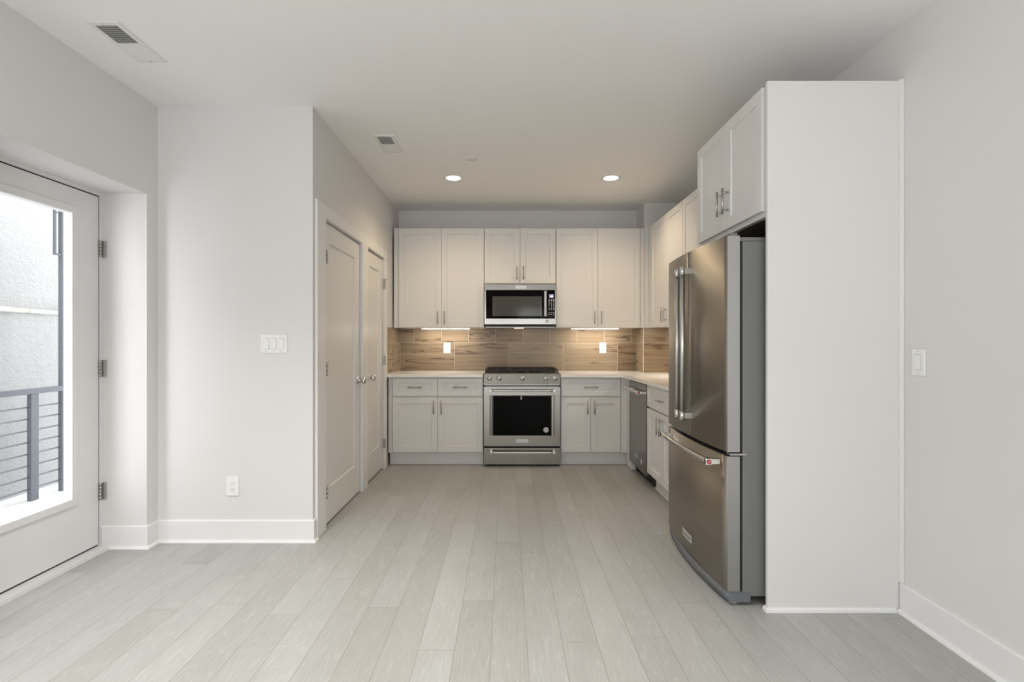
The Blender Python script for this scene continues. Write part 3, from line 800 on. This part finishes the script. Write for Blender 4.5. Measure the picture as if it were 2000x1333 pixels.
# ------------------------------------------------------------------ range
RX0, RX1, RY = -0.2295, 0.5295, 5.14
def rx(p): return (p - 990) / 197.2
def badge(parent, mp, u, z, d, wd, ht, txt='KitchenAid'):
    b = MB(); p, q = mp(u - wd / 2, d - 0.003, z - ht / 2), mp(u + wd / 2, d, z + ht / 2); b.box(p[0], q[0], p[1], q[1], p[2], q[2], 0.001)
    o = b.build('badge', MBADGE, parent)
    fl = -1 if mp is mpX else 1
    MB().text(txt, ht * 0.74 if wd / ht > 3.4 else ht * 0.6, lambda a, c, e: mp(u + fl * a, d - 0.0034, z + c)).build('lettering', MINK, o)
    return o
def sticker(parent, mp, u, z, d, r):
    a, b_ = Vector(mp(u, d, z)), Vector(mp(u, d - 0.0006, z))
    o = MB().rod(a, b_, r, 28).build('sticker', MPAPER, parent)
    fl = -1 if mp is mpX else 1
    MB().text('P', r * 1.15, lambda x, y, e: mp(u + fl * x, d - 0.0009, z + y)).build('lettering', MINK, o)
    rg = MB()
    n = 28; R0, R1 = r * 0.80, r * 0.70
    for k in range(n):
        if k % 7 == 6: continue
        t0, t1 = 2 * PI * k / n, 2 * PI * (k + 1) / n
        rg.bm.faces.new([rg.bm.verts.new(mp(u + R * math.cos(t), d - 0.0009, z + R * math.sin(t))) for R, t in ((R0, t0), (R0, t1), (R1, t1), (R1, t0))])
    rg.build('emblem_ring', MINK, o)
def pro_handle(parent, mp, u0, u1, z, d, so=0.055, r=0.0105, medal=None, name='handle', mat=None, bow=0.0):
    """round bar on two end brackets"""
    h = MB(); h.mat(mat or MHAND)
    N_ = 16
    h.tube([mp(u0 + (u1 - u0) * i / N_, d - so - bow * (1 - (2 * i / N_ - 1) ** 2), z) for i in range(N_ + 1)], r, 18)
    h.mat(MCHROME)
    for u, s_ in ((u0, 1), (u1, -1)):
        p, q = mp(u - 0.014, d - so - r * 1.15, z - r * 1.25), mp(u + 0.014, d - so + r * 1.15, z + r * 1.25); h.box(p[0], q[0], p[1], q[1], p[2], q[2], 0.003)
        p, q = mp(u - 0.010, d - so + r * 1.15, z - r), mp(u + 0.010, d, z + r); h.box(p[0], q[0], p[1], q[1], p[2], q[2], 0.002)
    o = h.build(name, None, parent)
    return o
def medallion(parent, c, dirn):
    c = Vector(c); dv = Vector(dirn)
    o = MB().rod(c, c + dv * 0.003, 0.0105, 24).build('medallion', MRED, parent)
    MB().lathe(c + dv * 0.003, dirn, [(0.0, 0.0045), (0.0012, 0.004), (0.0014, 0.001)], 16).build('medallion_stud', MCHROME, o)

rg = thing('gas_range', ((RX0 + RX1) / 2, 5.44, 0.0), 'stainless steel gas range with black oven window and five knobs', 'range')
b = MB(); b.mat(MGASK).box(RX0 + 0.004, RX1 - 0.004, RY + 0.045, YB - 0.012, 0.02, 0.905)
b.box(RX0 + 0.002, RX1 - 0.002, RY + 0.012, RY + 0.05, 0.195, 0.815)
b.mat(MGASK).box(RX0 + 0.03, RX0 + 0.07, RY + 0.06, RY + 0.10, 0.0, 0.02).box(RX1 - 0.07, RX1 - 0.03, RY + 0.06, RY + 0.10, 0.0, 0.02)
b.mat(MGASK).box(RX0 + 0.03, RX0 + 0.07, YB - 0.10, YB - 0.06, 0.0, 0.02).box(RX1 - 0.07, RX1 - 0.03, YB - 0.10, YB - 0.06, 0.0, 0.02)
b.build('body', None, rg)
cp = MB().prism([(RY - 0.004, 0.812), (RY - 0.004, 0.822), (RY, 0.826), (RY + 0.024, 0.918), (RY + 0.034, 0.927), (RY + 0.075, 0.927), (RY + 0.075, 0.812)], 0, RX0, RX1, bev=0.0015).build('control_panel', MSTEEL, rg)
MB().box(RX0 + 0.014, RX1 - 0.014, RY + 0.002, RY + 0.012, 0.797, 0.803).build('vent_slot', MEDGE, rg)
for x in (rx(956), rx(974.5), rx(1020), rx(1066), rx(1084)):
    z = 0.874; c = (x, RY + 0.0125, z); dn = (0, -1, 0.24)
    k = MB().lathe(c, dn, [(0.0, 0.026), (0.003, 0.0255), (0.004, 0.021), (0.022, 0.0195), (0.026, 0.017), (0.027, 0.004)], 28).build('knob', MCHROME, rg)
    g = MB(); dv = Vector(dn).normalized(); p = Vector(c) + dv * 0.027
    g.box(p.x - 0.004, p.x + 0.004, p.y - 0.008, p.y + 0.001, p.z - 0.017, p.z + 0.017, 0.002)
    g.build('knob_grip', MEDGE, k)
# oven door with recessed window
OD0, OD1 = 0.204, 0.790
wx0, wx1, wz0, wz1 = -0.137, 0.437, 0.312, 0.702
od = MB(); yb = RY + 0.012
def ringq(mb, a, b_, c, e, y): return [mb.bm.verts.new((x, y, z)) for x, z in ((a, c), (b_, c), (b_, e), (a, e))]
Q = [ringq(od, RX0 + 0.001, RX1 - 0.001, OD0, OD1, yb), ringq(od, RX0 + 0.001, RX1 - 0.001, OD0, OD1, RY), ringq(od, wx0 - 0.034, wx1 + 0.034, wz0 - 0.004, wz1 + 0.006, RY),
     ringq(od, wx0 - 0.026, wx1 + 0.026, wz0 - 0.003, wz1 + 0.003, RY - 0.006), ringq(od, wx0 - 0.006, wx1 + 0.006, wz0 - 0.001, wz1 + 0.001, RY - 0.002), ringq(od, wx0, wx1, wz0, wz1, RY + 0.008)]
for A, B in zip(Q, Q[1:]):
    for i in range(4): od.bm.faces.new((A[i], A[(i + 1) % 4], B[(i + 1) % 4], B[i]))
od.bm.faces.new(Q[0]); od.bm.faces.new(Q[-1])
odo = od.build('oven_door', MSTEEL, rg)
MB().box(wx0 + 0.001, wx1 - 0.001, RY + 0.003, RY + 0.0075, wz0 + 0.001, wz1 - 0.001).build('oven_window', MGLASSB, odo)
MB().box(rx(1016.2), rx(1019.2), RY + 0.0022, RY + 0.003, 0.665, 0.695).build('oven_light', MGREY, odo)
pro_handle(odo, mpY, rx(958), rx(1082), 0.757, RY)
badge(odo, mpY, rx(1020), 0.2555, RY, 0.120, 0.031)
sticker(odo, mpY, rx(1066.5), 0.365, RY + 0.003, 0.0265)
dw = MB().box(RX0 + 0.001, RX1 - 0.001, RY, RY + 0.04, 0.022, 0.186, 0.002).build('storage_drawer', MSTEEL, rg)
pro_handle(dw, mpY, rx(959.5), rx(1081.5), 0.149, RY, r=0.0095)
ck = MB().box(RX0 + 0.002, RX1 - 0.002, RY + 0.076, YB - 0.012, 0.906, 0.922, 0.002).build('cooktop', MBLACKM, rg)
for (x, y, r) in ((-0.06, 5.33, 0.045), (-0.06, 5.62, 0.036), (0.15, 5.47, 0.05), (0.36, 5.33, 0.036), (0.36, 5.62, 0.045)):
    MB().lathe((x, y, 0.922), (0, 0, 1), [(0, r), (0.008, r), (0.010, r * 0.8), (0.018, r * 0.75), (0.020, r * 0.6)], 28).build('burner', MIRON, ck)
gw = (RX1 - RX0 - 0.03) / 3
for k in range(3):
    a = RX0 + 0.012 + k * (gw + 0.003); b_ = a + gw; y0, y1 = RY + 0.095, YB - 0.03
    g = MB(); t = 0.011; z0, z1 = 0.944, 0.958
    g.box(a, b_, y0, y0 + t, z0, z1, 0.003).box(a, b_, y1 - t, y1, z0, z1, 0.003).box(a, a + t, y0 + t, y1 - t, z0, z1, 0.002).box(b_ - t, b_, y0 + t, y1 - t, z0, z1, 0.002)
    m_ = (a + b_) / 2
    for yy in (y0 + 0.14, (y0 + y1) / 2, y1 - 0.14): g.box(a + t, b_ - t, yy - 0.005, yy + 0.005, z0 + 0.002, z1)
    g.box(m_ - 0.005, m_ + 0.005, y0 + t, y1 - t, z0 + 0.002, z1)
    for xx in (a, b_ - t):
        for yy in (y0, y1 - t): g.box(xx, xx + t, yy, yy + t, 0.9225, z0)
    g.build('grate', MIRON, rg)

# ------------------------------------------------------------------ microwave
MX0, MX1, MY = -0.2345, 0.511, 5.38
mz0, mz1 = 1.418, 1.833
def mx(p): return (p - 990) / 188.4
def mzz(p): return 1.242 + (667 - p) / 188.4
mw = thing('microwave', ((MX0 + MX1) / 2, 5.58, 1.385), 'stainless over-the-range microwave with black glass front', 'microwave')
MB().mat(MCASE).box(MX0 + 0.004, MX1 - 0.004, MY + 0.03, YB - 0.01, mz0 - 0.003, mz1).build('body', None, mw)
b = MB().box(MX0, MX1, MY, MY + 0.03, mz0, mzz(622.2), 0.002).box(MX0, MX1, MY, MY + 0.03, mzz(566.7), mz1, 0.002)
b.box(MX0, mx(949.2), MY, MY + 0.03, mzz(622.2), mzz(566.7)).box(mx(1084), MX1, MY, MY + 0.03, mzz(622.2), mzz(566.7))
mf = b.build('front_frame', MSTEEL, mw)
bl = MB().box(mx(949.4), mx(1083.8), MY - 0.002, MY + 0.02, mzz(621.8), mzz(567), 0.004).build('glass_front', MGLASSB, mw)
MB().box(mx(962), mx(1058.4), MY - 0.0028, MY - 0.002, mzz(617.4), mzz(579)).build('window_border', plain('window_border_olive', (0.045, 0.042, 0.022), 0.12), bl)
MB().box(mx(965.2), mx(1055), MY - 0.0033, MY - 0.0028, mzz(616.8), mzz(582)).build('door_window', MGLASSW, bl)
h = MB(); hx0, hx1 = mx(1062), mx(1067.4)
h.box(hx0, hx1, MY - 0.044, MY - 0.026, mzz(618.5), mzz(569), 0.005)
for z in (mzz(616.5), mzz(571)): h.box(hx0 + 0.004, hx1 - 0.004, MY - 0.026, MY - 0.002, z - 0.008, z + 0.008)
h.build('handle', MEDGE, mw)
ds = MB().box(mx(1072.4), mx(1081), MY - 0.0026, MY - 0.002, mzz(581.8), mzz(574.8)).build('display', MDISP, bl)
g = MB()
for k in range(3): g.box(mx(1075.2) + k * 0.0095, mx(1075.2) + k * 0.0095 + 0.0075, MY - 0.003, MY - 0.0026, mzz(580.8), mzz(577.6))
g.build('digits', MDIGIT, ds)
random.seed(3)
for c_, px_ in enumerate((1072.4, 1076.8, 1081.2)):
    for r_ in range(11):
        wd = random.uniform(0.005, 0.009) if (r_ < 4 or r_ > 8) else random.uniform(0.003, 0.005)
        z = mzz(584.5 + r_ * 2.55) if r_ < 9 else mzz(611.0 + (r_ - 9) * 3.2)
        MB().box(mx(px_) - wd, mx(px_) + wd, MY - 0.0026, MY - 0.002, z - 0.0025, z + 0.0025).build('key', MKEY, bl)
badge(mf, mpY, mx(1017.2), mzz(561), MY, 0.112, 0.029)
sticker(mf, mpY, mx(1068.4), mzz(627.6), MY, 0.0175)
u = MB(); u.mat(MGASK).box(MX0 + 0.004, MX1 - 0.004, MY + 0.012, YB - 0.012, mz0 - 0.022, mz0 - 0.0035)
u.mat(MEDGE).box(MX0 + 0.01, MX1 - 0.01, MY + 0.06, YB - 0.03, mz0 - 0.031, mz0 - 0.0222)
u.build('vent_underside', None, mw)
um = MB().box(0.08, 0.18, MY + 0.24, MY + 0.29, mz0 - 0.0335, mz0 - 0.0312).build('cooktop_lamp', emit('cooktop_lamp_lens', (1.0, 0.80, 0.55), 6.0), mw)

# ------------------------------------------------------------------ dishwasher
XW = 1.176; WY0, WY1 = 4.384, 4.994
dwr = thing('dishwasher', (1.48, (WY0 + WY1) / 2, 0.0), 'stainless dishwasher in the right run beside the corner', 'dishwasher')
b = MB(); b.mat(MGASK).box(XW + 0.028, XR - 0.02, WY0, WY1, 0.10, 0.874).box(XW + 0.085, XR - 0.02, WY0, WY1, 0.0, 0.10)
b.build('body', None, dwr)
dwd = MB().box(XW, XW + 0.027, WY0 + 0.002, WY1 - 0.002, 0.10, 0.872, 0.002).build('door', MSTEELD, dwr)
pro_handle(dwd, mpX, WY0 + 0.07, WY1 - 0.05, 0.80, XW, so=0.05)
medallion(dwd, (XW - 0.05, WY0 + 0.0555, 0.80), (0, -1, 0))
badge(dwd, mpX, 4.72, 0.205, XW, 0.125, 0.031)
sticker(dwd, mpX, 4.54, 0.19, XW, 0.026)

# ------------------------------------------------------------------ refrigerator
FY0, FY1 = 2.432, 3.318; FM = (FY0 + FY1) / 2
FXE, FXM, FXB = 1.034, 1.008, 1.092
def bowx(y, e=FXE, m=FXM): t = (2 * (y - FY0) / (FY1 - FY0) - 1); return m + (e - m) * t * t
fg = thing('refrigerator', (1.42, FM, 0.0), 'stainless French door refrigerator with bottom freezer drawer', 'refrigerator')
MB().box(FXB + 0.014, 1.80, FY0 + 0.002, FY1 - 0.002, 0.045, 1.713, 0.003).build('case', MCASE, fg)
MB().box(FXB, FXB + 0.0135, FY0 + 0.014, FY1 - 0.014, 0.075, 1.70).build('gasket', MGASK, fg)
def bowed(y0, y1, z0, z1, name, parent):
    n = 14; ys = [y0 + (y1 - y0) * i / n for i in range(n + 1)]
    mb = MB()
    mb.mat(MSTEELV).prism([(bowx(y) + 0.0004, y) for y in ys] + [(FXB - 0.0, y1 - 0.0), (FXB - 0.0, y0)], 2, z0, z1, smooth_n=n)
    o_mats = mb.mats
    mb.mat(MEDGE)
    mb.bm.normal_update()
    bmesh.ops.recalc_face_normals(mb.bm, faces=mb.bm.faces)
    for f in mb.bm.faces:
        if f.normal.x > -0.5: f.material_index = mb.cur; f.smooth = False
    return mb.build(name, None, parent)
ZF0, ZF1, ZG0, ZG1 = 0.722, 1.738, 0.068, 0.702
dn_ = bowed(FY0, FM - 0.003, ZF0, ZF1, 'door', fg)
df_ = bowed(FM + 0.003, FY1, ZF0, ZF1, 'door', fg)
fz = bowed(FY0, FY1, ZG0, ZG1, 'freezer_drawer', fg)
def vhandle(parent, y, sgn):
    h = MB(); X = bowx(y); xb = X - 0.052; z0, z1 = 0.815, 1.648
    h.mat(MHAND).rod((xb, y, z0 + 0.02), (xb, y, z1 - 0.02), 0.0135, 20)
    h.mat(MCHROME)
    for a, b_ in ((z0, z0 + 0.045), (z1 - 0.045, z1)):
        h.rod((xb, y, a), (xb, y, b_), 0.0152, 20)
        h.box(xb, X + 0.003, y - 0.012, y + 0.012, a + 0.006, b_ - 0.006, 0.003)
    h.build('handle', None, parent)
vhandle(dn_, FM - 0.045, -1); vhandle(df_, FM + 0.040, 1)
fh = pro_handle(fz, mpX, FY0 + 0.065, FY1 - 0.11, 0.665, FXE - 0.012, so=0.055, r=0.013, bow=0.016)
medallion(fz, (FXE - 0.012 - 0.055, FY0 + 0.0505, 0.665), (0, -1, 0))
bx_ = bowx(2.90)
badge(fz, mpX, 2.90, 0.158, bx_ - 0.0005, 0.14, 0.042)
# hinges, base grille, levelling feet
hb = MB().box(FXE + 0.008, FXB + 0.20, FY0 + 0.004, FY0 + 0.075, 1.7135, 1.732, 0.003).box(FXE + 0.012, FXE + 0.05, FY0 + 0.003, FY0 + 0.05, 1.7385, 1.752, 0.003).build('hinge_cover', MCASE, fg)
MB().box(FXE + 0.012, FXB + 0.03, FY0 - 0.001, FY0 + 0.04, 0.7055, 0.7165, 0.002).build('hinge', MNICK, fg)
MB().box(FXE + 0.01, FXB + 0.20, FY1 - 0.075, FY1 - 0.004, 1.7135, 1.732, 0.003).build('hinge_cover', MCASE, fg)
n = 14; ys = [FY0 - 0.0 + (FY1 - FY0) * i / n for i in range(n + 1)]
MB().prism([(bowx(y, FXE + 0.008, FXM - 0.004), y) for y in ys] + [(FXB + 0.05, FY1), (FXB + 0.05, FY0)], 2, 0.018, 0.066, smooth_n=n).build('base_grille', plain('grey_grille_plastic', (0.15, 0.155, 0.17), 0.4), fg)
for y in (FY0 + 0.05, FY1 - 0.05): MB().lathe((FXE + 0.045, y, 0.0), (0, 0, 1), [(0, 0.022), (0.010, 0.024), (0.0175, 0.018)], 20).build('levelling_foot', MPLATE, fg)
